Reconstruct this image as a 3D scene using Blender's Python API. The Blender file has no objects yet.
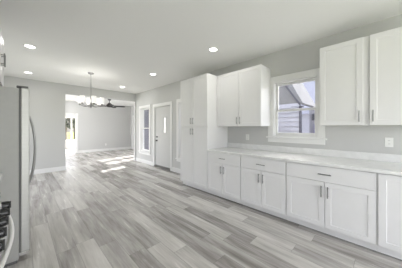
import bpy, bmesh, math, random
from mathutils import Vector, Matrix
random.seed(7)
scn = bpy.context.scene
COL = scn.collection
PI = math.pi

# ------------------------------------------------------------------ camera
cam_d = bpy.data.cameras.new('camera')
cam = bpy.data.objects.new('camera', cam_d)
COL.objects.link(cam)
cam.location = (0, 0, 1.338)
cam.rotation_euler = (PI / 2, 0, -math.radians(44.829))
cam_d.sensor_width = 36.0
cam_d.lens = 36.0 * 179.13 / 402.0
cam_d.shift_y = -5.93 / 402.0
cam_d.clip_start = 0.02
scn.camera = cam

# ------------------------------------------------------------------ world, sun, exposure
world = bpy.data.worlds.new('sky')
scn.world = world
world.use_nodes = True
wn = world.node_tree
sky = wn.nodes.new('ShaderNodeTexSky')
sky.sky_type = 'NISHITA'
sky.sun_disc = False
sky.sun_elevation = math.radians(36)
sky.sun_rotation = math.radians(78)
sky.air_density = 1.0
sky.dust_density = 3.0
bg = wn.nodes['Background']
bg.inputs['Strength'].default_value = 0.68
hs = wn.nodes.new('ShaderNodeHueSaturation')
hs.inputs['Saturation'].default_value = 0.35
wn.links.new(sky.outputs[0], hs.inputs['Color'])
tint = wn.nodes.new('ShaderNodeMix')
tint.data_type = 'RGBA'
tint.blend_type = 'MULTIPLY'
tint.inputs['Factor'].default_value = 1.0
tint.inputs[7].default_value = (1.0, 0.965, 0.95, 1)
wn.links.new(hs.outputs[0], tint.inputs[6])
wn.links.new(tint.outputs[2], bg.inputs['Color'])

sun_d = bpy.data.lights.new('sun', 'SUN')
sun_d.energy = 15.0
sun_d.angle = math.radians(0.6)
sun_d.color = (1.0, 0.97, 0.92)
sun = bpy.data.objects.new('sun', sun_d)
COL.objects.link(sun)
sun.rotation_euler = Vector((-1.0, -0.25, -0.60)).to_track_quat('-Z', 'Y').to_euler()

def area(name, loc, aim, sx, sy, power, color=(1, 1, 1), shape='RECTANGLE'):
    d = bpy.data.lights.new(name, 'AREA')
    d.shape = shape
    d.size = sx
    d.size_y = sy
    d.energy = power
    d.color = color
    o = bpy.data.objects.new(name, d)
    COL.objects.link(o)
    o.location = loc
    o.rotation_euler = Vector(aim).to_track_quat('-Z', 'Z').to_euler()
    return o

area('fill_rear', (1.35, -2.95, 1.35), (0, 1, 0), 3.2, 2.3, 118, (1.0, 0.985, 0.975))  # added fill from behind the camera, through an unseen glass door
area('daylight_living_window', (5.45, 8.25, 1.5), (-1, 0, 0), 1.9, 1.7, 110, (1.0, 0.985, 0.975))
area('fill_living_left', (-1.25, 9.2, 1.4), (1, 0.25, -0.4), 2.2, 1.8, 205, (1.0, 0.985, 0.975))  # added fill that brightens the far wall and living room floor
area('fill_left', (-1.25, -0.95, 1.55), (1, 0, 0), 2.3, 1.5, 14, (1.0, 0.985, 0.975))  # added fill through an invented window in the left wall
area('fill_patio', (-1.25, 5.3, 1.2), (1, 0, 0), 2.2, 2.0, 27, (1.0, 0.985, 0.975))  # added side fill through an invented patio door
area('fill_sunroom', (4.0, 12.9, 2.2), (-1, 0, -0.55), 2.2, 1.6, 190, (1.0, 0.985, 0.975))  # added fill to brighten the sunroom and its floor reflection
area('fill_door_lite', (4.15, 4.95, 1.5), (-1, 0, 0), 0.7, 1.0, 26, (1.0, 0.985, 0.975))  # added lamp outside the entry door to whiten its lite
LAMP_W = 3.2
scn.view_settings.view_transform = 'Standard'
scn.view_settings.look = 'None'
scn.view_settings.gamma = 1.0
scn.view_settings.use_curve_mapping = False
scn.view_settings.exposure = 0.06

# ------------------------------------------------------------------ materials
def newmat(name):
    m = bpy.data.materials.new(name)
    m.use_nodes = True
    return m, m.node_tree.nodes, m.node_tree.links, m.node_tree.nodes['Principled BSDF']

def plain(name, col, rough=0.5, metal=0.0, var=0.03, scale=6.0, bump=0.0, stretch=(1, 1, 1), emit=None, estr=0.0):
    m, N, L, b = newmat(name)
    tc = N.new('ShaderNodeTexCoord')
    mp = N.new('ShaderNodeMapping')
    mp.inputs['Scale'].default_value = stretch
    L.new(tc.outputs['Object'], mp.inputs['Vector'])
    nz = N.new('ShaderNodeTexNoise')
    nz.inputs['Scale'].default_value = scale
    nz.inputs['Detail'].default_value = 4
    L.new(mp.outputs[0], nz.inputs['Vector'])
    r = N.new('ShaderNodeValToRGB')
    r.color_ramp.elements[0].position = 0.3
    r.color_ramp.elements[1].position = 0.7
    r.color_ramp.elements[0].color = tuple(max(0, c * (1 - var)) for c in col) + (1,)
    r.color_ramp.elements[1].color = tuple(min(1, c * (1 + var)) for c in col) + (1,)
    L.new(nz.outputs['Fac'], r.inputs['Fac'])
    L.new(r.outputs['Color'], b.inputs['Base Color'])
    b.inputs['Roughness'].default_value = rough
    b.inputs['Metallic'].default_value = metal
    if bump:
        bp = N.new('ShaderNodeBump')
        bp.inputs['Strength'].default_value = bump
        bp.inputs['Distance'].default_value = 0.002
        L.new(nz.outputs['Fac'], bp.inputs['Height'])
        L.new(bp.outputs[0], b.inputs['Normal'])
    if emit:
        b.inputs['Emission Color'].default_value = emit + (1,)
        b.inputs['Emission Strength'].default_value = estr
    return m

M = {}
M['wall'] = plain('wall_paint', (0.585, 0.585, 0.575), 0.75, var=0.008, scale=90, bump=0.05)
M['ceiling'] = plain('ceiling_paint', (0.89, 0.89, 0.87), 0.85, var=0.008, scale=80, bump=0.05)
M['trim'] = plain('white_trim_paint', (0.82, 0.82, 0.81), 0.4, var=0.008)
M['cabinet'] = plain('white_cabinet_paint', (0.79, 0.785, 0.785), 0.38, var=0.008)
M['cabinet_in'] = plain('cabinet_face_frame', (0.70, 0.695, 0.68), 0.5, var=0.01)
M['quartz'] = plain('white_quartz', (0.80, 0.80, 0.79), 0.22, var=0.05, scale=14)
M['nickel'] = plain('brushed_nickel', (0.27, 0.27, 0.265), 0.34, 1.0, var=0.05, scale=60)
M['chrome'] = plain('chrome', (0.8, 0.8, 0.8), 0.12, 1.0, var=0.02)
M['steel'] = plain('stainless_steel', (0.55, 0.55, 0.53), 0.45, 0.6, var=0.03, scale=8, stretch=(1, 1, 14))
M['steel_side'] = plain('grey_fridge_side', (0.42, 0.42, 0.405), 0.5, 0.1, var=0.02, scale=20)
M['gasket'] = plain('dark_rubber_gasket', (0.15, 0.15, 0.145), 0.6)
M['handle'] = plain('satin_steel_bar', (0.78, 0.78, 0.77), 0.4, 0.5, var=0.02)
M['handle_grey'] = plain('grey_steel_bar', (0.36, 0.36, 0.355), 0.35, 0.7)
M['black'] = plain('black_enamel', (0.015, 0.015, 0.016), 0.25)
M['iron'] = plain('cast_iron', (0.02, 0.02, 0.02), 0.6)
M['door'] = plain('door_paint', (0.62, 0.62, 0.61), 0.42, var=0.01)
M['plastic'] = plain('white_plastic', (0.85, 0.85, 0.83), 0.35, var=0.01)
M['slot_gap_shade'] = plain('dark_slot_gap_shade', (0.12, 0.12, 0.12), 0.5)  # outlet slots, and dark colour for gap shade under cabinets and refrigerator
M['threshold'] = plain('dark_bronze_threshold', (0.22, 0.215, 0.21), 0.45, 0.3)
M['darkmetal'] = plain('dark_pewter', (0.12, 0.12, 0.12), 0.35, 0.8)
M['fan'] = plain('dark_bronze_fan', (0.02, 0.019, 0.018), 0.5, 0.0, scale=12)
M['shade'] = plain('white_glass_shade', (0.95, 0.94, 0.92), 0.3, var=0.01, emit=(1.0, 0.97, 0.92), estr=0.42)
M['bulb'] = plain('lit_bulb', (1, 1, 1), 0.4, var=0.0, emit=(1.0, 0.96, 0.9), estr=3.0)
M['lens'] = plain('lit_lens', (1, 1, 1), 0.4, var=0.0, emit=(1.0, 0.985, 0.95), estr=9.0)
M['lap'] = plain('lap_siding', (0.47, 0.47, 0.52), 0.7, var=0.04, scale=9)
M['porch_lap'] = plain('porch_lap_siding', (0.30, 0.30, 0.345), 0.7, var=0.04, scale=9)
M['gable'] = plain('gable_panel', (0.23, 0.226, 0.226), 0.8, var=0.03, scale=5)
M['roof'] = plain('shingle_roof', (0.22, 0.22, 0.23), 0.9, var=0.15, scale=22)
M['paleroof'] = plain('pale_metal_roof', (0.46, 0.47, 0.58), 0.5, var=0.04, scale=5)
M['rake'] = plain('dark_rake_board', (0.10, 0.10, 0.12), 0.7)
M['vboard'] = plain('grey_vertical_boards', (0.36, 0.36, 0.40), 0.8, var=0.12, scale=7, stretch=(1, 6, 0.4))
M['meter'] = plain('meter_box', (0.07, 0.07, 0.09), 0.5)
M['bin'] = plain('violet_bin', (0.16, 0.13, 0.34), 0.5)
M['lawn'] = plain('lawn', (0.17, 0.20, 0.035), 0.9, var=0.35, scale=1.2)
M['concrete'] = plain('concrete', (0.62, 0.61, 0.60), 0.8, var=0.08, scale=4)
M['bark'] = plain('bark', (0.16, 0.13, 0.11), 0.9, var=0.3, scale=10, stretch=(1, 1, 0.2))
M['leaf'] = plain('foliage', (0.075, 0.08, 0.065), 0.8, var=0.5, scale=4)

def glass_mat(name, tint=(0.97, 0.98, 1.0)):
    m = bpy.data.materials.new(name)
    m.use_nodes = True
    N, L = m.node_tree.nodes, m.node_tree.links
    N.remove(N['Principled BSDF'])
    t = N.new('ShaderNodeBsdfTransparent')
    t.inputs[0].default_value = tint + (1,)
    g = N.new('ShaderNodeBsdfGlossy')
    g.inputs['Roughness'].default_value = 0.02
    lw = N.new('ShaderNodeLayerWeight')
    lw.inputs['Blend'].default_value = 0.5
    pw = N.new('ShaderNodeMath')
    pw.operation = 'POWER'
    pw.inputs[1].default_value = 5.0
    L.new(lw.outputs['Facing'], pw.inputs[0])
    f = N.new('ShaderNodeMath')
    f.operation = 'MULTIPLY_ADD'
    f.inputs[1].default_value = 0.5
    f.inputs[2].default_value = 0.03
    L.new(pw.outputs[0], f.inputs[0])
    mx = N.new('ShaderNodeMixShader')
    L.new(f.outputs[0], mx.inputs[0])
    L.new(t.outputs[0], mx.inputs[1])
    L.new(g.outputs[0], mx.inputs[2])
    L.new(mx.outputs[0], N['Material Output'].inputs['Surface'])
    return m
M['glass'] = glass_mat('window_glass')

def frosted():
    m, N, L, b = newmat('frosted_lite')
    N.remove(b)
    t = N.new('ShaderNodeBsdfTranslucent')
    t.inputs[0].default_value = (0.97, 0.97, 0.97, 1)
    d = N.new('ShaderNodeBsdfDiffuse')
    d.inputs[0].default_value = (0.95, 0.95, 0.95, 1)
    mx = N.new('ShaderNodeMixShader')
    mx.inputs[0].default_value = 0.6
    L.new(t.outputs[0], mx.inputs[1])
    L.new(d.outputs[0], mx.inputs[2])
    L.new(mx.outputs[0], N['Material Output'].inputs['Surface'])
    return m
M['frosted'] = frosted()

def plank_mat(name, pw=0.18, pl=1.22):
    m, N, L, b = newmat(name)
    def math_(op, a=None, c=None):
        n = N.new('ShaderNodeMath')
        n.operation = op
        for i, v in enumerate((a, c)):
            if v is None:
                continue
            if isinstance(v, (int, float)):
                n.inputs[i].default_value = v
            else:
                L.new(v, n.inputs[i])
        return n.outputs[0]
    g = N.new('ShaderNodeNewGeometry')
    sp = N.new('ShaderNodeSeparateXYZ')
    L.new(g.outputs['Position'], sp.inputs[0])
    u = math_('DIVIDE', math_('ADD', sp.outputs[0], 40.07), pw)
    row = math_('FLOOR', u)
    wn1 = N.new('ShaderNodeTexWhiteNoise')
    wn1.noise_dimensions = '1D'
    L.new(row, wn1.inputs['W'])
    v = math_('ADD', math_('DIVIDE', math_('ADD', sp.outputs[1], 40.0), pl), math_('MULTIPLY', wn1.outputs['Value'], 7.3))
    pk = math_('FLOOR', v)
    cid = N.new('ShaderNodeCombineXYZ')
    L.new(row, cid.inputs[0])
    L.new(pk, cid.inputs[1])
    wn2 = N.new('ShaderNodeTexWhiteNoise')
    wn2.noise_dimensions = '2D'
    L.new(cid.outputs[0], wn2.inputs['Vector'])
    tone = wn2.outputs['Value']
    # grain running along the plank, different on every plank
    cg = N.new('ShaderNodeCombineXYZ')
    L.new(math_('MULTIPLY', sp.outputs[0], 26.0), cg.inputs[0])
    L.new(math_('MULTIPLY', sp.outputs[1], 1.7), cg.inputs[1])
    L.new(math_('MULTIPLY', tone, 57.0), cg.inputs[2])
    n1 = N.new('ShaderNodeTexNoise')
    n1.inputs['Scale'].default_value = 1.0
    n1.inputs['Detail'].default_value = 6
    n1.inputs['Roughness'].default_value = 0.65
    n1.inputs['Distortion'].default_value = 0.6
    L.new(cg.outputs[0], n1.inputs['Vector'])
    cb = N.new('ShaderNodeCombineXYZ')
    L.new(math_('MULTIPLY', sp.outputs[0], 9.0), cb.inputs[0])
    L.new(math_('MULTIPLY', sp.outputs[1], 1.3), cb.inputs[1])
    L.new(math_('MULTIPLY', tone, 31.0), cb.inputs[2])
    n2 = N.new('ShaderNodeTexNoise')
    n2.inputs['Scale'].default_value = 1.0
    n2.inputs['Detail'].default_value = 3
    L.new(cb.outputs[0], n2.inputs['Vector'])
    f = math_('ADD', math_('ADD', math_('MULTIPLY', tone, 0.44), math_('MULTIPLY', n1.outputs['Fac'], 0.80)),
              math_('MULTIPLY', n2.outputs['Fac'], 0.76))
    r = N.new('ShaderNodeValToRGB')
    e = r.color_ramp.elements
    e[0].position = 0.44
    e[0].color = (0.205, 0.19, 0.177, 1)
    e[1].position = 0.94
    e[1].color = (0.69, 0.67, 0.64, 1)
    k = e.new(0.60)
    k.color = (0.36, 0.341, 0.322, 1)
    k = e.new(0.76)
    k.color = (0.525, 0.503, 0.478, 1)
    f = math_('MULTIPLY', f, 0.7)
    L.new(f, r.inputs['Fac'])
    # seams
    fu = math_('FRACT', u)
    fv = math_('FRACT', v)
    du = math_('MINIMUM', fu, math_('SUBTRACT', 1.0, fu))
    dv = math_('MINIMUM', fv, math_('SUBTRACT', 1.0, fv))
    su = math_('LESS_THAN', du, 0.010)
    sv = math_('LESS_THAN', dv, 0.0016)
    seam = math_('MAXIMUM', su, sv)
    mx = N.new('ShaderNodeMix')
    mx.data_type = 'RGBA'
    L.new(math_('MULTIPLY', seam, 0.4), mx.inputs['Factor'])
    L.new(r.outputs['Color'], mx.inputs[6])
    mx.inputs[7].default_value = (0.07, 0.066, 0.062, 1)
    L.new(mx.outputs[2], b.inputs['Base Color'])
    L.new(math_('ADD', 0.17, math_('MULTIPLY', n1.outputs['Fac'], 0.16)), b.inputs['Roughness'])
    bp = N.new('ShaderNodeBump')
    bp.inputs['Strength'].default_value = 0.12
    bp.inputs['Distance'].default_value = 0.002
    L.new(n1.outputs['Fac'], bp.inputs['Height'])
    L.new(bp.outputs[0], b.inputs['Normal'])
    return m
M['planks'] = plank_mat('grey_vinyl_planks')

# ------------------------------------------------------------------ mesh helpers (world coordinates in, local out)
class MB:
    def __init__(s):
        s.bm = bmesh.new()
    def box(s, x0, x1, y0, y1, z0, z1, bevel=0.0, seg=1):
        x0, x1 = sorted((x0, x1)); y0, y1 = sorted((y0, y1)); z0, z1 = sorted((z0, z1))
        v = [s.bm.verts.new(p) for p in ((x0, y0, z0), (x1, y0, z0), (x1, y1, z0), (x0, y1, z0),
                                         (x0, y0, z1), (x1, y0, z1), (x1, y1, z1), (x0, y1, z1))]
        fs = [s.bm.faces.new([v[i] for i in q]) for q in ((3, 2, 1, 0), (4, 5, 6, 7), (0, 1, 5, 4), (1, 2, 6, 5), (2, 3, 7, 6), (3, 0, 4, 7))]
        if bevel:
            ed = {e for f in fs for e in f.edges}
            bmesh.ops.bevel(s.bm, geom=list(ed), offset=bevel, segments=seg, affect='EDGES', profile=0.5)
        return s
    def prism(s, pts, vec):
        """closed polygon pts (3D) swept by vec"""
        n = len(pts)
        a = [s.bm.verts.new(p) for p in pts]
        b = [s.bm.verts.new(Vector(p) + Vector(vec)) for p in pts]
        s.bm.faces.new(a[::-1]); s.bm.faces.new(b)
        for i in range(n):
            s.bm.faces.new((a[i], a[(i + 1) % n], b[(i + 1) % n], b[i]))
        return s
    def tube(s, path, r, n=10, cap=True, flat=1.0):
        P = [Vector(p) for p in path]
        rs = r if isinstance(r, (list, tuple)) else [r] * len(P)
        rings = []
        ref = None
        for i, p in enumerate(P):
            t = (P[min(i + 1, len(P) - 1)] - P[max(i - 1, 0)]).normalized()
            if ref is None:
                ref = Vector((0, 0, 1)) if abs(t.z) < 0.9 else Vector((1, 0, 0))
            a = t.cross(ref).normalized()
            b = a.cross(t).normalized()
            ref = b
            rings.append([s.bm.verts.new(p + a * rs[i] * math.cos(2 * PI * k / n) + b * rs[i] * flat * math.sin(2 * PI * k / n)) for k in range(n)])
        for i in range(len(P) - 1):
            for k in range(n):
                s.bm.faces.new((rings[i][k], rings[i][(k + 1) % n], rings[i + 1][(k + 1) % n], rings[i + 1][k]))
        if cap:
            s.bm.faces.new(rings[0][::-1]); s.bm.faces.new(rings[-1])
        return s
    def lathe(s, prof, c, axis='Z', n=24, closed=False):
        """prof: list of (radius, height along axis)"""
        c = Vector(c)
        ax = {'X': (Vector((0, 1, 0)), Vector((0, 0, 1)), Vector((1, 0, 0))),
              'Y': (Vector((1, 0, 0)), Vector((0, 0, 1)), Vector((0, 1, 0))),
              'Z': (Vector((1, 0, 0)), Vector((0, 1, 0)), Vector((0, 0, 1)))}[axis]
        rings = []
        for r, h in prof:
            if r < 1e-6:
                rings.append([s.bm.verts.new(c + ax[2] * h)])
            else:
                rings.append([s.bm.verts.new(c + ax[2] * h + ax[0] * r * math.cos(2 * PI * k / n) + ax[1] * r * math.sin(2 * PI * k / n)) for k in range(n)])
        prs = list(zip(rings[:-1], rings[1:]))
        if closed:
            prs.append((rings[-1], rings[0]))
        for A, B in prs:
            for k in range(n):
                a0, a1 = A[k % len(A)], A[(k + 1) % len(A)]
                b0, b1 = B[k % len(B)], B[(k + 1) % len(B)]
                q = []
                for v in (a0, a1, b1, b0):
                    if v not in q:
                        q.append(v)
                if len(q) > 2:
                    s.bm.faces.new(q)
        return s
    def blob(s, c, r, sub=2, jit=0.25, sq=(1, 1, 1)):
        res = bmesh.ops.create_icosphere(s.bm, subdivisions=sub, radius=1.0)
        for v in res['verts']:
            k = r * (1 + random.uniform(-jit, jit))
            v.co = Vector((c[0] + v.co.x * k * sq[0], c[1] + v.co.y * k * sq[1], c[2] + v.co.z * k * sq[2]))
        return s
    def shaker(s, front, back, y0, y1, z0, z1, fw=0.058, dep=0.006):
        """door slab whose face lies at X=front, body reaching to X=back; recessed centre panel"""
        sg = 1 if back > front else -1
        def ring(x, i):
            return [s.bm.verts.new(p) for p in ((x, y0 + i, z0 + i), (x, y1 - i, z0 + i), (x, y1 - i, z1 - i), (x, y0 + i, z1 - i))]
        R = [ring(back, 0), ring(front + sg * 0.0015, 0), ring(front, 0.0015), ring(front, fw), ring(front + sg * dep, fw + 0.003)]
        s.bm.faces.new(R[0]); s.bm.faces.new(R[-1])
        for A, B in zip(R[:-1], R[1:]):
            for k in range(4):
                s.bm.faces.new((A[k], A[(k + 1) % 4], B[(k + 1) % 4], B[k]))
        return s
    def grid_wall(s, axis, t0, t1, a0, a1, z0, z1, holes):
        """wall with rectangular through-holes. axis 'X': thickness along X (t0..t1), a = Y. axis 'Y': thickness along Y, a = X.
        axis 'Z': slab, thickness along Z, a = X, z = Y"""
        A = sorted({a0, a1, *[v for h in holes for v in h[:2]]})
        Z = sorted({z0, z1, *[v for h in holes for v in h[2:]]})
        A = [a for a in A if a0 <= a <= a1]; Z = [z for z in Z if z0 <= z <= z1]
        def P(t, a, z):
            return (t, a, z) if axis == 'X' else ((a, t, z) if axis == 'Y' else (a, z, t))
        vs = {}
        def V(t, i, j):
            if (t, i, j) not in vs:
                vs[(t, i, j)] = s.bm.verts.new(P((t0, t1)[t], A[i], Z[j]))
            return vs[(t, i, j)]
        na, nz = len(A) - 1, len(Z) - 1
        def full(i, j):
            if not (0 <= i < na and 0 <= j < nz):
                return False
            ca, cz = (A[i] + A[i + 1]) / 2, (Z[j] + Z[j + 1]) / 2
            return not any(h[0] < ca < h[1] and h[2] < cz < h[3] for h in holes)
        for i in range(na):
            for j in range(nz):
                if not full(i, j):
                    continue
                for t in (0, 1):
                    s.bm.faces.new((V(t, i, j), V(t, i + 1, j), V(t, i + 1, j + 1), V(t, i, j + 1)))
                if not full(i - 1, j): s.bm.faces.new((V(0, i, j), V(0, i, j + 1), V(1, i, j + 1), V(1, i, j)))
                if not full(i + 1, j): s.bm.faces.new((V(0, i + 1, j), V(0, i + 1, j + 1), V(1, i + 1, j + 1), V(1, i + 1, j)))
                if not full(i, j - 1): s.bm.faces.new((V(0, i, j), V(0, i + 1, j), V(1, i + 1, j), V(1, i, j)))
                if not full(i, j + 1): s.bm.faces.new((V(0, i, j + 1), V(0, i + 1, j + 1), V(1, i + 1, j + 1), V(1, i, j + 1)))
        return s
    def build(s, name, mat, parent=None, smooth=False, label=None):
        org = origin(parent)
        bmesh.ops.recalc_face_normals(s.bm, faces=s.bm.faces[:])
        me = bpy.data.meshes.new(name)
        for v in s.bm.verts:
            v.co -= org
        s.bm.to_mesh(me)
        s.bm.free()
        if smooth:
            for p in me.polygons:
                p.use_smooth = True
            try:
                me.set_sharp_from_angle(angle=math.radians(40))
            except Exception:
                pass
        me.materials.append(mat)
        o = bpy.data.objects.new(name, me)
        COL.objects.link(o)
        if parent is not None:
            o.parent = parent
        if label:
            o['label'] = label
        return o

def origin(o):
    v = Vector((0, 0, 0))
    while o is not None:
        v += Vector(o.location)
        o = o.parent
    return v

def thing(name, label, cat, loc, group=None, kind=None):
    o = bpy.data.objects.new(name, None)
    o.empty_display_size = 0.1
    COL.objects.link(o)
    o.location = loc
    if label: o['label'] = label
    if cat: o['category'] = cat
    if group: o['group'] = group
    if kind: o['kind'] = kind
    return o

def tag(o, label, cat, group=None, kind=None):
    o['label'] = label
    o['category'] = cat
    if group: o['group'] = group
    if kind: o['kind'] = kind
    return o

def structure(o, label=None):
    o['kind'] = 'structure'
    if label: o['label'] = label
    return o

def copy_tree(o, parent=None):
    c = o.copy()
    COL.objects.link(c)
    if parent is not None:
        c.parent = parent
    for ch in [k for k in bpy.data.objects if k.parent == o]:
        copy_tree(ch, c)
    return c

# ------------------------------------------------------------------ dimensions
XW, XO = 3.287, 3.437        # kitchen outer wall, inside and outside face
XL = -0.86                   # left wall inside face
YB, YB2 = 7.07, 7.19         # wall with the wide opening
YF, YF2 = 11.42, 11.54       # living room far wall
XR = 4.95                    # living room outer wall
CZ = 2.732
YN = -2.6                    # wall behind the camera
K = 0.15

# windows: (y0,y1,z0,z1) rough openings in the kitchen wall
WIN_K = (0.70, 1.41, 1.18, 2.18)
WIN_F = (5.99, 6.69, 0.44, 2.11)
WIN_N = (3.55, 4.25, 0.44, 2.11)
DOOR_F = (4.655, 5.625, 0.0, 2.085)
LL = (8.2, 10.2, 0.5, 2.2)  # opening added for the living room fill
PATIO_FILL = (4.2, 6.4, 0.05, 2.15)  # opening added for the patio side fill
WIN_L_FILL = (-2.0, 0.1, 0.95, 2.2)  # opening added for the left wall fill
LW1 = (7.66, 8.24, 0.55, 1.78)
LW2 = (8.48, 9.06, 0.55, 1.78)

# ------------------------------------------------------------------ room shell
structure(MB().box(-0.97, XR + K, YN - K, YF2 + 3.0, -0.12, 0).build('floor', M['planks']), 'grey wood-look plank floor')
structure(MB().box(-1.01, XO, YN - K, YB2, CZ, CZ + 0.12).build('ceiling', M['ceiling']), 'smooth off-white kitchen ceiling')
structure(MB().box(-1.01, XR + K, YB2, YF2, CZ, CZ + 0.12).build('ceiling', M['ceiling']), 'ceiling of the room beyond the opening')
structure(MB().grid_wall('X', XW, XO, YN - K, YB, 0, CZ, [WIN_K, WIN_F, WIN_N, DOOR_F]).build('wall_right', M['wall']), 'light grey wall behind the white cabinets')
structure(MB().grid_wall('X', XL - K, XL, YN - K, YF2, 0, CZ, [WIN_L_FILL, PATIO_FILL, LL]).build('wall_left', M['wall']))
structure(MB().grid_wall('Y', YB, YB2, XL, XR, 0, CZ, [(0.959, 3.238, -1, 2.425)]).build('wall_back', M['wall']), 'light grey wall with the wide opening to the next room')
structure(MB().grid_wall('Y', YN - K, YN, XL, XW, 0, CZ, [(0.0, 2.8, 0.05, 2.3)]).build('wall_rear', M['wall']))
structure(MB().grid_wall('Y', YF, YF2, XL, XR, 0, CZ, [(1.0, 2.0, -1, 2.03)]).build('wall_far', M['wall']), 'light grey far wall of the room beyond')
LD = (10.12, 11.02, -1, 2.05)
structure(MB().grid_wall('X', XR, XR + K, YB, YF2, 0, CZ, [LW1, LW2, LD]).build('wall_living', M['wall']))
# sunroom beyond the far doorway
structure(MB().grid_wall('Y', 14.4, 14.54, -0.9, 3.5, 0, CZ, [(1.0, 3.2, 0.53, 2.05)]).build('wall_sunroom_far', M['wall']), 'wall under the window seen through the far doorway')
structure(MB().grid_wall('X', 3.4, 3.5, YF2, 14.4, 0, CZ, [(11.75, 14.2, 0.3, 2.2)]).build('wall_sunroom_right', M['wall']))  # opening added to let sun onto the sunroom floor
structure(MB().grid_wall('X', -0.9, -0.8, YF2, 14.4, 0, CZ, []).build('wall_sunroom_left', M['wall']))
structure(MB().box(-1.0, 3.6, YF2, 14.6, CZ, CZ + 0.1).build('ceiling', M['ceiling']))

# baseboards
BH, BT = 0.135, 0.015
def base(name, x0, x1, y0, y1):
    m = MB().box(x0, x1, y0, y1, 0, BH, 0.004)
    return structure(m.build(name, M['trim']))
base('baseboard_right', XW - BT, XW, 3.33, 4.565)
base('baseboard_right', XW - BT, XW, 5.715, YB)
base('baseboard_back', XL, 0.959 + BT, YB - BT, YB)
base('baseboard_back', 0.959, 0.959 + BT, YB, YB2)
base('baseboard_back', 3.238 - BT, XW - BT, YB - BT, YB)
base('baseboard_back', 3.238 - BT, 3.238, YB, YB2)
base('baseboard_far', 2.095, XR, YF - BT, YF)
base('baseboard_living', XR - BT, XR, 9.4, 10.02)
base('baseboard_left', XL, XL + BT, 3.48, 4.15)
base('baseboard_left', XL, XL + BT, 6.45, YB - BT)

# ------------------------------------------------------------------ windows in the kitchen wall
def sash_window(name, op, wall_in, depth, rail, label, cas=0.095, stool=True, mat_frame='trim'):
    y0, y1, z0, z1 = op
    xi = wall_in
    r = thing(name, label, None, (xi, (y0 + y1) / 2, z0), kind='structure')
    # casing boards proud of the wall
    c = MB()
    c.box(xi - 0.018, xi, y0 - cas, y0 + 0.006, z0 - (0 if stool else cas), z1 + cas, 0.002)
    c.box(xi - 0.018, xi, y1 - 0.006, y1 + cas, z0 - (0 if stool else cas), z1 + cas, 0.002)
    c.box(xi - 0.0185, xi, y0 + 0.006, y1 - 0.006, z1 - 0.006, z1 + cas, 0.002)
    if not stool:
        c.box(xi - 0.0185, xi, y0 + 0.006, y1 - 0.006, z0 - cas, z0 + 0.006, 0.002)
    c.build('casing', M[mat_frame], r)
    # jamb liner
    j = MB()
    t = 0.02
    j.box(xi, xi + depth, y0, y0 + t, z0, z1); j.box(xi, xi + depth, y1 - t, y1, z0, z1)
    j.box(xi, xi + depth, y0 + t, y1 - t, z1 - t, z1); j.box(xi, xi + depth, y0 + t, y1 - t, z0, z0 + t)
    j.build('jamb', M[mat_frame], r)
    if stool:
        MB().box(xi - 0.045, xi + 0.04, y0 - cas - 0.025, y1 + cas + 0.025, z0 - 0.024, z0 + 0.002, 0.004).build('stool', M[mat_frame], r)
        MB().box(xi - 0.016, xi, y0 - cas, y1 + cas, z0 - 0.024 - 0.075, z0 - 0.024, 0.003).build('apron', M[mat_frame], r)
    def sash(nm, xa, xb, za, zb, bot, top, st=0.04):
        m = MB()
        m.box(xa, xb, y0 + t, y0 + t + st, za, zb, 0.003); m.box(xa, xb, y1 - t - st, y1 - t, za, zb, 0.003)
        m.box(xa, xb, y0 + t + st, y1 - t - st, za, za + bot, 0.003); m.box(xa, xb, y0 + t + st, y1 - t - st, zb - top, zb, 0.003)
        o = m.build(nm, M[mat_frame], r)
        xm = (xa + xb) / 2
        MB().box(xm - 0.003, xm + 0.003, y0 + t + st - 0.004, y1 - t - st + 0.004, za + bot - 0.004, zb - top + 0.004).build('pane', M['glass'], o)
        return o
    lo = sash('lower_sash', xi + 0.055, xi + 0.085, z0 + t, rail + 0.018, 0.055, 0.036)
    sash('upper_sash', xi + 0.09, xi + 0.12, rail - 0.018, z1 - t, 0.036, 0.045)
    MB().box(xi + 0.035, xi + 0.055, (y0 + y1) / 2 - 0.03, (y0 + y1) / 2 + 0.03, rail + 0.004, rail + 0.016, 0.003).build('sash_lock', M['plastic'], lo)
    return r

sash_window('window_1', WIN_K, XW, K, 1.655, 'white double-hung window over the worktop, between the wall cabinets')
sash_window('window_2', WIN_F, XW, K, 1.33, 'tall white sash window left of the entry door', cas=0.088)
sash_window('window_3', WIN_N, XW, K, 1.33, 'tall white sash window right of the entry door, mostly behind the tall cabinet', cas=0.088)
sash_window('window_4', LW1, XR, K, 1.33, None, cas=0.088)
sash_window('window_5', LW2, XR, K, 1.33, None, cas=0.088)

# sunroom window
r = thing('window_6', 'white-framed window seen through the far doorway', None, (2.1, 14.4, 0.53), kind='structure')
m = MB()
for x in (1.0, 1.64, 2.27, 2.88):
    m.box(x - 0.035, x + 0.035, 14.39, 14.47, 0.53, 2.05, 0.003)
m.box(0.95, 3.25, 14.385, 14.47, 0.49, 0.57, 0.003)
m.box(0.95, 3.25, 14.385, 14.47, 2.0, 2.09, 0.003)
m.box(3.16, 3.23, 14.39, 14.47, 0.53, 2.05, 0.003)
fr = m.build('frame', M['trim'], r)
MB().box(1.0, 3.2, 14.45, 14.456, 0.55, 2.03).build('pane', M['glass'], r)
# added sliding glass door behind the camera, opening for the rear fill light
r = thing('added_door_4', None, None, (1.4, YN, 0), kind='structure')
m = MB()
for x in (0.03, 1.4, 2.77):
    m.box(x - 0.04, x + 0.04, YN - 0.1, YN - 0.04, 0.05, 2.3)
m.box(0, 2.8, YN - 0.1, YN - 0.04, 0.05, 0.12); m.box(0, 2.8, YN - 0.1, YN - 0.04, 2.22, 2.3)
m.build('frame', M['trim'], r)
MB().box(0.05, 2.75, YN - 0.075, YN - 0.069, 0.1, 2.25).build('pane', M['glass'], r)

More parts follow.
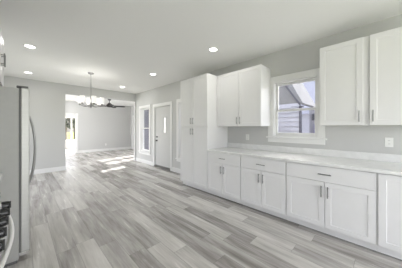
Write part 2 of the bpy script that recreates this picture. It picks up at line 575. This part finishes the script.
r = thing('added_window_7', None, None, (XL, -0.95, 0.95), kind='structure')  # added unseen window, opening for the left fill light
m = MB()
for y in (-1.96, -0.95, 0.06):
    m.box(XL - 0.1, XL - 0.05, y - 0.04, y + 0.04, 0.95, 2.2)
m.box(XL - 0.1, XL - 0.05, -2.0, 0.1, 0.95, 1.02); m.box(XL - 0.1, XL - 0.05, -2.0, 0.1, 2.13, 2.2)
m.build('frame', M['trim'], r)
MB().box(XL - 0.078, XL - 0.072, -1.95, 0.05, 1.0, 2.15).build('pane', M['glass'], r)

r = thing('added_window_8', None, None, (XL, 9.2, 0.5), kind='structure')  # added unseen window that lets fill into the living room
m = MB()
for y in (8.24, 9.2, 10.16):
    m.box(XL - 0.1, XL - 0.05, y - 0.04, y + 0.04, 0.5, 2.2)
m.box(XL - 0.1, XL - 0.05, 8.2, 10.2, 0.5, 0.57); m.box(XL - 0.1, XL - 0.05, 8.2, 10.2, 2.13, 2.2)
m.build('frame', M['trim'], r)
MB().box(XL - 0.078, XL - 0.072, 8.25, 10.15, 0.55, 2.15).build('pane', M['glass'], r)
r = thing('added_door_5', None, None, (XL, 5.3, 0), kind='structure')  # added unseen patio door, opening for the side fill
m = MB()
for y in (4.24, 5.3, 6.36):
    m.box(XL - 0.1, XL - 0.05, y - 0.04, y + 0.04, 0.05, 2.15)
m.box(XL - 0.1, XL - 0.05, 4.2, 6.4, 0.05, 0.12); m.box(XL - 0.1, XL - 0.05, 4.2, 6.4, 2.08, 2.15)
m.build('frame', M['trim'], r)
MB().box(XL - 0.078, XL - 0.072, 4.25, 6.35, 0.1, 2.1).build('pane', M['glass'], r)

# ------------------------------------------------------------------ entry door
y0, y1, _, z1 = DOOR_F
r = thing('door_1', 'pale grey entry door with a narrow lit glass lite', None, (XW, (y0 + y1) / 2, 0), kind='structure')
c = MB()
cw = 0.088
c.box(XW - 0.02, XW, y0 - cw, y0 + 0.004, 0, z1 + cw, 0.002); c.box(XW - 0.02, XW, y1 - 0.004, y1 + cw, 0, z1 + cw, 0.002)
c.box(XW - 0.0205, XW, y0 + 0.004, y1 - 0.004, z1 - 0.004, z1 + cw, 0.002)
c.build('casing', M['trim'], r)
j = MB()
j.box(XW, XO, y0, y0 + 0.022, 0, z1); j.box(XW, XO, y1 - 0.022, y1, 0, z1); j.box(XW, XO, y0 + 0.022, y1 - 0.022, z1 - 0.022, z1)
j.box(XW + 0.075, XW + 0.09, y0 + 0.022, y0 + 0.035, 0, z1); j.box(XW + 0.075, XW + 0.09, y1 - 0.035, y1 - 0.022, 0, z1)
j.build('jamb', M['trim'], r)
ly0, ly1, lz0, lz1 = 4.965, 5.095, 1.18, 1.69
s = MB().grid_wall('X', XW + 0.028, XW + 0.072, y0 + 0.025, y1 - 0.025, 0.03, z1 - 0.026, [(ly0, ly1, lz0, lz1)]).build('door_slab', M['door'], r)
m = MB()
f = 0.028
for xa, xb in ((XW + 0.02, XW + 0.03), (XW + 0.07, XW + 0.08)):
    m.box(xa, xb, ly0 - f, ly0, lz0 - f, lz1 + f); m.box(xa, xb, ly1, ly1 + f, lz0 - f, lz1 + f)
    m.box(xa, xb, ly0, ly1, lz0 - f, lz0); m.box(xa, xb, ly0, ly1, lz1, lz1 + f)
m.build('lite_frame', M['door'], s)
MB().box(XW + 0.045, XW + 0.051, ly0, ly1, lz0, lz1).build('lite_pane', M['frosted'], s, label='bright frosted glass strip')
yk = 5.50
MB().lathe([(0, -0.062), (0.018, -0.06), (0.027, -0.045), (0.024, -0.03), (0.011, -0.022), (0.011, -0.008), (0.03, -0.006), (0.03, 0), (0, 0)],
           (XW + 0.028, yk, 0.905), 'X').build('knob', M['darkmetal'], s, smooth=True)
MB().lathe([(0, -0.022), (0.024, -0.02), (0.029, -0.004), (0.029, 0), (0, 0)], (XW + 0.028, yk, 1.03), 'X').build('deadbolt', M['darkmetal'], s, smooth=True)
for z in (0.25, 1.0, 1.8):
    MB().tube([(XW + 0.022, y0 + 0.024, z - 0.045), (XW + 0.022, y0 + 0.024, z + 0.045)], 0.007, 8).build('hinge', M['nickel'], s)
MB().box(XW - 0.03, XO, y0, y1, 0.0, 0.028, 0.004).build('threshold', M['threshold'], r, label='dark threshold')
MB().box(XW + 0.02, XW + 0.028, y0 + 0.03, y1 - 0.03, 0.03, 0.065).build('kick_sweep', M['nickel'], s)
MB().box(XW - 0.055, XW - 0.03, y0 - 0.02, y1 + 0.02, 0.0, 0.012, 0.003).build('transition_strip', M['threshold'], r)

# doorway casing on the far wall, living room door
r = thing('door_2', 'white cased doorway in the far wall', None, (1.5, YF, 0), kind='structure')
m = MB()
m.box(2.0 - 0.004, 2.09, YF - 0.02, YF, 0, 2.12, 0.002); m.box(0.91, 1.004, YF - 0.02, YF, 0, 2.12, 0.002)
m.box(1.004, 1.996, YF - 0.0205, YF, 2.026, 2.12, 0.002)
m.build('casing', M['trim'], r)
m = MB()
m.box(1.985, 2.0, YF, YF2, 0, 2.03); m.box(1.0, 1.015, YF, YF2, 0, 2.03); m.box(1.015, 1.985, YF, YF2, 2.015, 2.03)
m.build('jamb', M['trim'], r)
r = thing('door_3', 'white trimmed door at the right end of the room beyond', None, (XR, 10.57, 0), kind='structure')
m = MB()
m.box(XR - 0.02, XR, 10.03, 10.124, 0, 2.14, 0.002); m.box(XR - 0.02, XR, 11.016, 11.11, 0, 2.14, 0.002)
m.box(XR - 0.0205, XR, 10.124, 11.016, 2.046, 2.14, 0.002)
m.build('casing', M['trim'], r)
MB().shaker(XR + 0.03, XR + 0.07, 10.13, 11.01, 0.01, 2.04, 0.12).build('door_slab', M['door'], r)

# ------------------------------------------------------------------ cabinets
def pull(mb_parent, face, s, y, z, vertical=True, ln=0.135):
    """bar pull standing off X=face in direction s (+1 or -1)"""
    st = 0.030 * s
    m = MB()
    h = ln / 2
    if vertical:
        m.tube([(face + st, y, z - h), (face + st, y, z + h)], 0.0062, 10)
        for q in (-h * 0.72, h * 0.72):
            m.tube([(face, y, z + q), (face + st, y, z + q)], 0.0045, 8)
    else:
        m.tube([(face + st, y - h, z), (face + st, y + h, z)], 0.0062, 10)
        for q in (-h * 0.72, h * 0.72):
            m.tube([(face, y + q, z), (face + st, y + q, z)], 0.0045, 8)
    return m.build('pull', M['nickel'], mb_parent, smooth=True)

XC = 2.617                   # plane of base-cabinet door faces
DT = 0.02

def base_cabinet(label, y0, y1, split=True, drawer=True, front=XC, back=XW, s=-1):
    r = thing('base_cabinet', label, 'cabinet', ((front + back) / 2, (y0 + y1) / 2, 0), 'white base cabinets')
    ff = front - s * DT
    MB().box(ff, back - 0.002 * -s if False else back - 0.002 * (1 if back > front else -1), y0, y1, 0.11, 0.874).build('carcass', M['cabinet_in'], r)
    kx = front - s * 0.078
    MB().box(kx, kx - s * 0.016, y0 + 0.0005, y1 - 0.0005, 0.014, 0.11).build('toe_kick', M['cabinet'], r)
    MB().box(kx - s * 0.02, kx - s * 0.06, y0 + 0.01, y1 - 0.01, 0.0, 0.11).build('gap_shade_plinth', M['slot_gap_shade'], r)  # dark colour stands in for the shadow line below the toe kick
    g = 0.010
    dz1 = 0.676 if drawer else 0.866
    ym = (y0 + y1) / 2
    if split:
        for a, b, py in ((y0 + g, ym - 0.003, ym - 0.033), (ym + 0.003, y1 - g, ym + 0.033)):
            d = MB().shaker(front, ff, a, b, 0.116, dz1 - 0.002).build('door', M['cabinet'], r)
            pull(d, front, s, py, dz1 - 0.115)
    else:
        d = MB().shaker(front, ff, y0 + g, y1 - g, 0.116, dz1 - 0.002).build('door', M['cabinet'], r)
        pull(d, front, s, y0 + 0.045, dz1 - 0.115)
    if drawer:
        d = MB().box(front, ff, y0 + g, y1 - g, dz1 + 0.002, 0.866, 0.0015).build('drawer', M['cabinet'], r)
        pull(d, front, s, ym, 0.772, False)
    return r

base_cabinet('white base cabinet with drawer and two doors beside the tall cabinet', 1.681, 2.449)
base_cabinet('white base cabinet with drawer and two doors below the window', 0.942, 1.681)
base_cabinet('wide white base cabinet with drawer and two doors, below the single-door wall cabinet', 0.031, 0.942)
base_cabinet('white base cabinet with one full-height door at the right picture edge', -0.76, 0.031, split=False, drawer=False)

# worktop with backsplash strip
r = thing('countertop', 'long white quartz worktop over the row of base cabinets', 'worktop', (2.94, 0.8, 0.874))
MB().box(XC - 0.022, XW - 0.002, -0.78, 2.447, 0.874, 0.912, 0.004, 2).build('slab', M['quartz'], r)
MB().box(XW - 0.022, XW - 0.002, -0.78, 2.447, 0.912, 1.012, 0.002).build('backsplash', M['quartz'], r)

# tall pantry cabinet
PY0, PY1 = 2.449, 3.322
r = thing('pantry_cabinet', 'tall white cabinet reaching above head height with four doors', 'cabinet', (2.95, 2.885, 0))
ff = XC + DT
MB().box(ff, XW - 0.002, PY0 + 0.001, PY1, 0.11, 2.438).build('carcass', M['cabinet'], r)
MB().box(XC + 0.078, XC + 0.094, PY0 + 0.001, PY1, 0.014, 0.11).build('toe_kick', M['cabinet'], r)
MB().box(XC + 0.10, XC + 0.14, PY0 + 0.01, PY1 - 0.01, 0, 0.11).build('gap_shade_plinth', M['slot_gap_shade'], r)  # dark colour imitates the shade in the gap at the floor
ym = 2.902
for a, b, py in ((PY0 + 0.004, ym - 0.003, ym - 0.033), (ym + 0.003, PY1 - 0.004, ym + 0.033)):
    d = MB().shaker(XC, ff, a, b, 0.116, 1.352).build('door', M['cabinet'], r)
    pull(d, XC, -1, py, 1.262)
    d = MB().shaker(XC, ff, a, b, 1.368, 2.432).build('door', M['cabinet'], r)
    pull(d, XC, -1, py, 1.492)

# wall cabinets
XU = 2.902
def wall_cabinet(label, y0, y1, doors, z0=1.372, z1=2.438):
    r = thing('wall_cabinet', label, 'cabinet', ((XU + XW) / 2, (y0 + y1) / 2, z0), 'white wall cabinets')
    MB().box(XU + DT, XW - 0.002, y0, y1, z0, z1).build('carcass', M['cabinet'], r)
    for a, b, py in doors:
        d = MB().shaker(XU, XU + DT, a, b, z0 + 0.003, z1 - 0.003, 0.06).build('door', M['cabinet'], r)
        pull(d, XU, -1, py, 1.482)
    return r
wall_cabinet('white two-door wall cabinet between the tall cabinet and the window', 1.457, 2.448,
             ((1.46, 1.902, 1.872), (1.908, 2.445, 1.938)))
wall_cabinet('white one-door wall cabinet directly right of the window', 0.101, 0.600, ((0.155, 0.597, 0.188),))
wall_cabinet('white wall cabinet cut off by the right picture edge', -0.43, 0.099, ((-0.425, 0.096, 0.066),))

# ------------------------------------------------------------------ outlets
def outlet(label, x, y, z, face='X', w=0.074, h=0.118, group='white outlet plates', kind='outlet'):
    r = thing('wall_outlet', label, 'outlet', (x, y, z - h / 2), group)
    def B(m, t0, t1, a0, a1, z0, z1, bev=0):
        if face == 'X':
            return m.box(x - t1, x - t0, y + a0, y + a1, z + z0, z + z1, bev)
        return m.box(x + a0, x + a1, y - t1, y - t0, z + z0, z + z1, bev)
    B(MB(), 0, 0.006, -w / 2, w / 2, -h / 2, h / 2, 0.002).build('plate', M['plastic'], r)
    for q in (-0.021, 0.021):
        s = B(MB(), 0.006, 0.009, -0.017, 0.017, q - 0.014, q + 0.014, 0.001).build('socket', M['plastic'], r)
        m = MB()
        B(m, 0.0088, 0.0094, -0.008, -0.005, q - 0.004, q + 0.007); B(m, 0.0088, 0.0094, 0.005, 0.008, q - 0.004, q + 0.006)
        m.build('slots', M['slot_gap_shade'], s)
    return r
outlet('white outlet plate on the wall below the right wall cabinets', XW, -0.07, 1.158)
outlet('white outlet plate on the wall below the two-door wall cabinet', XW, 1.945, 1.150)
outlet('small white outlet low on the far wall of the room beyond', 3.458, YF, 0.372, 'Y')

# ------------------------------------------------------------------ refrigerator
FY0, FY1 = 2.535, 3.445
r = thing('refrigerator', 'stainless steel side-by-side refrigerator at the left picture edge', 'refrigerator', (-0.4, (FY0 + FY1) / 2, 0))
MB().box(-0.84, -0.030, FY0, FY1, 0.03, 1.735, 0.004).build('body', M['steel_side'], r, label='grey painted side')
MB().box(-0.030, -0.016, FY0 + 0.004, FY1 - 0.004, 0.10, 1.728).build('gasket', M['gasket'], r)
FS = 2.945
for a, b, hy in ((FY0, FS - 0.003, FS - 0.06), (FS + 0.003, FY1, FS + 0.06)):
    d = MB().box(-0.016, 0.048, a, b, 0.095, 1.742, 0.008, 2).build('door', M['steel'], r)
    pts = []
    for k in range(17):
        t = k / 16
        z = 0.70 + 0.78 * t
        pts.append((0.050 + 0.053 * math.sin(PI * t) ** 0.65, hy, z))
    m = MB().tube(pts, 0.0105, 10)
    m.build('handle', M['handle_grey'], d, smooth=True)
for y in (FY0 + 0.06, FY1 - 0.06):
    m = MB().box(-0.045, 0.04, y - 0.055, y + 0.03, 1.742, 1.762, 0.005)
    m.build('top_hinge', M['gasket'], r)
    m = MB().box(-0.028, 0.046, y - 0.06, y + 0.03, 0.060, 0.0945, 0.003)
    m.build('bottom_hinge', M['chrome'], r)
MB().box(-0.80, -0.04, FY0 + 0.004, FY1 - 0.004, 0.006, 0.031).build('gap_shade_base', M['slot_gap_shade'], r)  # dark block imitates the shadow line under the refrigerator body
MB().box(-0.06, -0.03, FY0 + 0.01, FY1 - 0.01, 0.032, 0.095).build('toe_grille', M['steel_side'], r)
for y in (FY0 + 0.08, FY1 - 0.08):
    for x in (-0.12, -0.75):
        MB().lathe([(0, 0), (0.02, 0), (0.02, 0.03), (0, 0.03)], (x, y, 0), 'Z', 12).build('foot', M['gasket'], r)

# cabinet above the refrigerator with its tall end panel
r = thing('fridge_cabinet', 'white cabinet above the refrigerator at the left picture edge', 'cabinet', (-0.5, 2.99, 1.83))
MB().box(XL + 0.002, -0.195, FY0, FY1 + 0.004, 1.85, 2.438).build('carcass', M['cabinet'], r)
for a, b, py in ((FY0 + 0.003, 2.9885, 2.955), (2.9915, FY1 + 0.001, 3.025)):
    d = MB().shaker(-0.175, -0.195, a, b, 1.853, 2.435).build('door', M['cabinet'], r)
    pull(d, -0.175, 1, py, 2.10)
tag(MB().box(XL + 0.002, -0.19, FY1 + 0.006, FY1 + 0.026, 0, 2.438).build('end_panel', M['cabinet']),
    'tall white end panel on the far side of the refrigerator', 'panel')

# ------------------------------------------------------------------ base cabinet + worktop between range and refrigerator
r = base_cabinet('white base cabinet between the range and the refrigerator', 1.775, 2.52, split=True, drawer=True, front=-0.165, back=XL, s=1)
tag(MB().box(XL + 0.002, -0.135, 1.772, 2.525, 0.874, 0.912, 0.004, 2).build('countertop', M['quartz']),
    'short white worktop between the range and the refrigerator', 'worktop')

# ------------------------------------------------------------------ range
RY0, RY1 = 1.005, 1.765
RX = -0.105
r = thing('range', 'stainless steel range with black knobs at the lower left picture corner', 'range', (-0.48, 1.385, 0))
MB().box(XL + 0.01, RX - 0.03, RY0, RY1, 0.06, 0.905, 0.003).build('body', M['steel_side'], r)
MB().box(XL + 0.01, RX, RY0, RY1, 0.905, 0.920, 0.004).build('cooktop', M['black'], r)
MB().prism([(RX - 0.03, RY0, 0.80), (RX, RY0, 0.80), (RX - 0.004, RY0, 0.905), (RX - 0.03, RY0, 0.905)], (0, RY1 - RY0, 0)).build('control_panel', M['steel'], r)
for y in (1.10, 1.235, 1.375, 1.515, 1.655):
    k = MB().lathe([(0, 0.046), (0.021, 0.046), (0.024, 0.040), (0.025, 0.012), (0.027, 0.0), (0, 0.0)], (RX, y, 0.855), 'X', 20).build('knob', M['black'], r, smooth=True)
    MB().lathe([(0.0275, 0.0), (0.0305, 0.0), (0.0305, 0.012), (0.0275, 0.012)], (RX, y, 0.855), 'X', 20, closed=True).build('knob_ring', M['chrome'], k, smooth=True)
    MB().box(RX + 0.040, RX + 0.052, y - 0.004, y + 0.004, 0.835, 0.876).build('grip', M['iron'], k)
d = MB().box(RX - 0.028, RX, RY0 + 0.004, RY1 - 0.004, 0.25, 0.795, 0.006).build('oven_door', M['steel'], r)
MB().box(RX, RX + 0.003, RY0 + 0.10, RY1 - 0.10, 0.33, 0.68).build('oven_window', M['black'], d)
pts = []
for k in range(17):
    t = k / 16
    pts.append((RX + 0.034 + 0.027 * math.sin(PI * t), RY0 + 0.045 + (RY1 - RY0 - 0.09) * t, 0.772))
m = MB().tube(pts, 0.0115, 10)
for y in (RY0 + 0.06, RY1 - 0.06):
    m.tube([(RX, y, 0.772), (RX + 0.036, y, 0.772)], 0.009, 8)
m.build('oven_handle', M['handle'], d, smooth=True)
MB().box(RX - 0.028, RX, RY0 + 0.004, RY1 - 0.004, 0.075, 0.243, 0.005).build('warming_drawer', M['steel'], r)
for y in (1.19, 1.58):
    for x in (-0.27, -0.62):
        MB().lathe([(0, 0.016), (0.035, 0.016), (0.042, 0.008), (0.042, 0.0), (0, 0)], (x, y, 0.92), 'Z', 18).build('burner', M['iron'], r)
for ya, yb in ((RY0 + 0.02, 1.378), (1.392, RY1 - 0.02)):
    m = MB()
    for x in (-0.80, -0.45, RX - 0.025):
        m.box(x - 0.007, x + 0.007, ya, yb, 0.938, 0.952, 0.002)
    for y in (ya + 0.007, (ya + yb) / 2, yb - 0.007):
        m.box(-0.80, RX - 0.025, y - 0.007, y + 0.007, 0.938, 0.9525, 0.002)
    for x in (-0.79, RX - 0.035):
        for y in (ya + 0.01, yb - 0.01):
            m.box(x - 0.008, x + 0.008, y - 0.008, y + 0.008, 0.92, 0.94)
    m.build('grate', M['iron'], r)
for x in (-0.78, -0.2):
    for y in (RY0 + 0.06, RY1 - 0.06):
        MB().box(x - 0.02, x + 0.02, y - 0.02, y + 0.02, 0, 0.06).build('foot', M['gasket'], r)

# ------------------------------------------------------------------ recessed ceiling lights
def can_light(label, x, y):
    r = thing('recessed_light', label, 'ceiling light', (x, y, CZ - 0.012), 'round recessed ceiling lights')
    MB().lathe([(0.066, 0.0), (0.085, 0.004), (0.088, 0.012), (0.066, 0.012)], (x, y, CZ - 0.012), 'Z', 32, closed=True).build('trim_ring', M['plastic'], r, smooth=True)
    MB().lathe([(0, 0.006), (0.0665, 0.006), (0.0665, 0.011), (0, 0.011)], (x, y, CZ - 0.012), 'Z', 32).build('lens', M['lens'], r)
    l = area('lamp', (0, 0, -0.004), (0, 0, -1), 0.12, 0.12, LAMP_W, (1.0, 0.975, 0.94), 'DISK')
    l.parent = r
    return r
can_light('recessed ceiling light over the kitchen floor, nearest in the left row', 0.085, 4.206)
can_light('recessed ceiling light second in the left row, above the refrigerator in the photo', 0.095, 6.219)
can_light('recessed ceiling light in front of the two-door wall cabinet, largest on the right', 2.38, 2.087)
can_light('recessed ceiling light in front of the tall cabinet and entry door', 2.378, 4.148)
can_light('recessed ceiling light close to the opening header, right of the chandelier', 2.375, 6.15)
can_light('recessed ceiling light in the room beyond, left of the chandelier shades', 1.849, 10.5)

# ------------------------------------------------------------------ chandelier
CX, CY = 1.222, 5.179
r = thing('chandelier', 'nickel chandelier with six white glass shades hanging from the ceiling', 'chandelier', (CX, CY, CZ))
MB().lathe([(0, 0), (0.068, 0), (0.068, -0.012), (0.05, -0.028), (0.012, -0.034), (0, -0.034)], (CX, CY, CZ), 'Z', 28).build('canopy', M['nickel'], r, smooth=True)
MB().tube([(CX, CY, CZ - 0.03), (CX, CY, 2.10)], 0.006, 8).build('rod', M['nickel'], r)
MB().lathe([(0, 2.14), (0.014, 2.13), (0.018, 2.08), (0.010, 2.05), (0.010, 1.99), (0.026, 1.96), (0.034, 1.925), (0.026, 1.895), (0.012, 1.88), (0.015, 1.862), (0.008, 1.845), (0, 1.84)],
           (CX, CY, 0), 'Z', 20).build('column', M['nickel'], r, smooth=True)
R_ = 0.25
cosr, sinr = 0.709, -0.705
for k in range(6):
    a = math.radians(15 + 60 * k)
    lx, ld = R_ * math.cos(a), R_ * math.sin(a)
    dx = lx * 0.709 + ld * 0.705
    dy = -lx * 0.705 + ld * 0.709
    ex, ey = CX + dx, CY + dy
    pts = []
    for q in range(9):
        t = q / 8
        pts.append((CX + dx * (0.08 + 0.92 * t), CY + dy * (0.08 + 0.92 * t), 1.92 - 0.045 * math.sin(PI * t) + 0.012 * t))
    arm = MB().tube(pts, 0.0075, 8).build('arm', M['nickel'], r, smooth=True)
    MB().lathe([(0, 1.90), (0.009, 1.905), (0.012, 1.925), (0.026, 1.938), (0.026, 1.950), (0.012, 1.956), (0, 1.956)], (ex, ey, 0), 'Z', 16).build('cup', M['nickel'], arm, smooth=True)
    MB().lathe([(0.030, 1.953), (0.040, 1.965), (0.047, 2.02), (0.050, 2.115), (0.047, 2.115), (0.044, 2.02), (0.038, 1.968), (0.030, 1.957)], (ex, ey, 0), 'Z', 24, closed=True).build('shade', M['shade'], r, smooth=True)
    MB().lathe([(0, 1.955), (0.012, 1.957), (0.014, 1.985), (0.026, 2.02), (0.028, 2.045), (0.018, 2.07), (0, 2.078)], (ex, ey, 0), 'Z', 16).build('bulb', M['bulb'], arm, smooth=True)

ch = bpy.data.lights.new('chandelier_light', 'POINT')
ch.energy = 7
ch.shadow_soft_size = 0.25
ch.color = (1.0, 0.97, 0.93)
co = bpy.data.objects.new('chandelier_light', ch)
COL.objects.link(co)
co.parent = r
co.location = (0, 0, 2.2 - CZ)

# ------------------------------------------------------------------ ceiling fan in the next room
FX, FYY = 2.975, 9.28
r = thing('ceiling_fan', 'dark ceiling fan in the room beyond the opening', 'fan', (FX, FYY, CZ))
MB().lathe([(0, 0), (0.075, 0), (0.072, -0.03), (0.04, -0.06), (0.014, -0.066), (0, -0.066)], (FX, FYY, CZ), 'Z', 24).build('canopy', M['fan'], r, smooth=True)
MB().tube([(FX, FYY, CZ - 0.06), (FX, FYY, 2.50)], 0.016, 10).build('downrod', M['fan'], r)
MB().lathe([(0, 2.56), (0.04, 2.555), (0.07, 2.52), (0.12, 2.48), (0.14, 2.43), (0.14, 2.385), (0.10, 2.355), (0.05, 2.345), (0, 2.342)], (FX, FYY, 0), 'Z', 28).build('motor', M['fan'], r, smooth=True)
for k in range(5):
    a = math.radians(72 * k - 23.8)
    ca, sa = math.cos(a), math.sin(a)
    def P(u, v, z):
        return (FX + ca * u - sa * v, FYY + sa * u + ca * v, z)
    pf = [(0.20, -0.045), (0.30, -0.062), (0.62, -0.068), (0.68, -0.05), (0.70, 0.0), (0.68, 0.05), (0.62, 0.068), (0.30, 0.062), (0.20, 0.045)]
    b = MB().prism([P(u, v, 2.392 - v * 0.30) for u, v in pf], (0, 0, 0.008)).build('blade', M['fan'], r)
    MB().prism([P(0.10, -0.018, 2.384), P(0.26, -0.03, 2.384), P(0.26, 0.03, 2.384), P(0.10, 0.018, 2.384)], (0, 0, 0.007)).build('blade_iron', M['fan'], b)

# ------------------------------------------------------------------ outside
structure(MB().box(-60, 60, -60, 90, -0.42, -0.30).build('lawn', M['lawn']), 'sunlit grass outside')
structure(MB().box(XO, 20, -8, 9.5, -0.30, -0.27).build('driveway', M['concrete']))
structure(MB().box(XO, 5.4, 3.0, YB, -0.27, -0.02).build('porch_floor', M['concrete']))
r = thing('porch_roof', None, None, (4.4, 5.0, 2.6), kind='structure')
MB().box(XO, 5.4, 3.0, YB, 2.72, 2.80).build('soffit', M['trim'], r)
MB().box(5.25, 5.4, 3.0, YB, 2.22, 2.72).build('sun_limit_beam', M['trim'], r)  # unseen beam hung low to cut the sun patch short
for y in (3.1, 5.0):
    MB().box(5.27, 5.39, y - 0.06, y + 0.06, -0.02, 2.22).build('post', M['trim'], r)
# lap siding on the house's own outer wall beside the porch
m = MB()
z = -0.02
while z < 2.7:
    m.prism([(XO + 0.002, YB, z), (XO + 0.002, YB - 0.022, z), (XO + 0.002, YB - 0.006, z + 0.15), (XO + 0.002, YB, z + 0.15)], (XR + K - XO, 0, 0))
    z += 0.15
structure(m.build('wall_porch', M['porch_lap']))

# neighbouring house seen through the kitchen window
NX = 6.5
r = thing('neighbour_house', 'grey neighbouring house with lap siding and a dark sloping rake board, outside the kitchen window', 'house', (NX + 2, 4, -0.3))
m = MB()
z = -0.3
while z < 2.05:
    m.prism([(NX, 1.91, z), (NX - 0.06, 1.91, z), (NX - 0.006, 1.91, z + 0.155), (NX, 1.91, z + 0.155)], (0, 5.2, 0))
    z += 0.155
m.box(NX, NX + 0.12, 1.91, 7.1, -0.3, 2.06)
m.build('siding_wall', M['lap'], r)
MB().box(NX - 0.05, NX + 0.12, 1.87, 1.91, -0.3, 2.06).build('corner_board', M['rake'], r)
MB().prism([(NX - 0.01, 1.87, 2.06), (NX - 0.01, 7.1, 2.06), (NX - 0.01, 7.1, 4.6), (NX - 0.01, 3.55, 4.6)], (0.12, 0, 0)).build('gable_panel', M['gable'], r)
def along(p, q, w, x0, x1, mb):
    d = Vector((q[0] - p[0], q[1] - p[1])).normalized()
    n = Vector((-d.y, d.x))
    if n.y < 0: n = -n
    a = [(p[0], p[1]), (q[0], q[1]), (q[0] + n.x * w, q[1] + n.y * w), (p[0] + n.x * w, p[1] + n.y * w)]
    return mb.prism([(x0, y, z) for y, z in a], (x1 - x0, 0, 0))
along((1.90, 2.10), (3.61, 4.70), 0.05, NX - 0.06, NX + 0.02, MB()).build('rake_board', M['rake'], r)
MB().prism([(NX - 0.05, 1.86, 2.115), (NX - 0.05, 3.58, 4.73), (NX - 0.05, 3.20, 4.98), (NX - 0.05, 1.80, 2.16)], (1.85, 0, 0)).build('roof', M['roof'], r)
MB().box(NX - 0.05, NX + 0.1, 1.80, 2.15, 2.03, 2.065).build('eave_return', M['rake'], r)
m = MB().box(7.6, 7.75, -3.0, 1.9, -0.3, 2.1)
y = -3.0
while y < 1.9:
    m.box(7.585, 7.6, y, y + 0.05, -0.3, 2.1)
    y += 0.22
m.build('side_wing', M['vboard'], r)
mt = MB().box(7.50, 7.585, 1.60, 1.78, 1.62, 1.86, 0.01)
mt.lathe([(0, -0.06), (0.06, -0.06), (0.07, 0), (0, 0)], (7.50, 1.69, 1.78), 'X', 16)
mt.tube([(7.56, 1.66, 1.9), (7.56, 1.66, 2.1)], 0.02, 8)
mt.build('meter_box', M['meter'], r)
tag(MB().box(7.2, 7.5, 1.42, 1.66, -0.27, 1.48, 0.02).build('storage_bin', M['bin']), 'violet bin standing against the grey wing outside the kitchen window', 'bin')
# second neighbour with a pale roof
r = thing('neighbour_house', 'pale blue-white roofed house further back outside the kitchen window', 'house', (14, 4, -0.3))
MB().box(12.4, 17, -1, 8.5, -0.3, 2.2).build('walls', M['lap'], r)
MB().prism([(12, 9, 2.2), (12, 9, 3.0), (12, 5.4, 9.0), (12, 1.7, 2.3), (12, 1.75, 2.2)], (5.5, 0, 0)).build('roof', M['paleroof'], r)

# trees on the lawn behind the far window
def tree(label, x, y, h, cr, cz, n=26, group='trees behind the far window', lean=0.0):
    r = thing('tree', label, 'tree', (x, y, -0.3), group)
    pts = [(x + random.uniform(-0.05, 0.05) * k, y, -0.3 + h * k / 5) for k in range(6)]
    t = MB().tube(pts, [0.17, 0.14, 0.12, 0.1, 0.07, 0.03], 10)
    for k in range(6):
        a = random.uniform(0, 2 * PI)
        z = -0.3 + h * random.uniform(0.35, 0.8)
        t.tube([(x, y, z), (x + math.cos(a) * 0.6, y + math.sin(a) * 0.6, z + 0.5), (x + math.cos(a) * 1.1, y + math.sin(a) * 1.1, z + 1.2)], [0.05, 0.035, 0.012], 7)
    t.build('trunk', M['bark'], r, smooth=True)
    c = MB()
    for k in range(n):
        a = random.uniform(0, 2 * PI)
        q = cr * math.sqrt(random.random())
        c.blob((x + q * math.cos(a), y + lean + q * math.sin(a), cz + random.uniform(-0.5, 0.8) * cr), cr * random.uniform(0.16, 0.34), 2, 0.3)
    c.build('crown', M['leaf'], r)
tree('dark tree left of the mullion in the far window', 3.7, 27.0, 4.6, 1.1, 2.0)
tree('dark tree right of the mullion in the far window', 5.0, 29.0, 4.8, 0.9, 1.9)
tree('unseen tree added between the two neighbouring houses to block the sun', 9.3, 3.0, 5.6, 0.85, 5.25, 45, None, -0.5)  # crown placed out of view to keep sun off the worktop
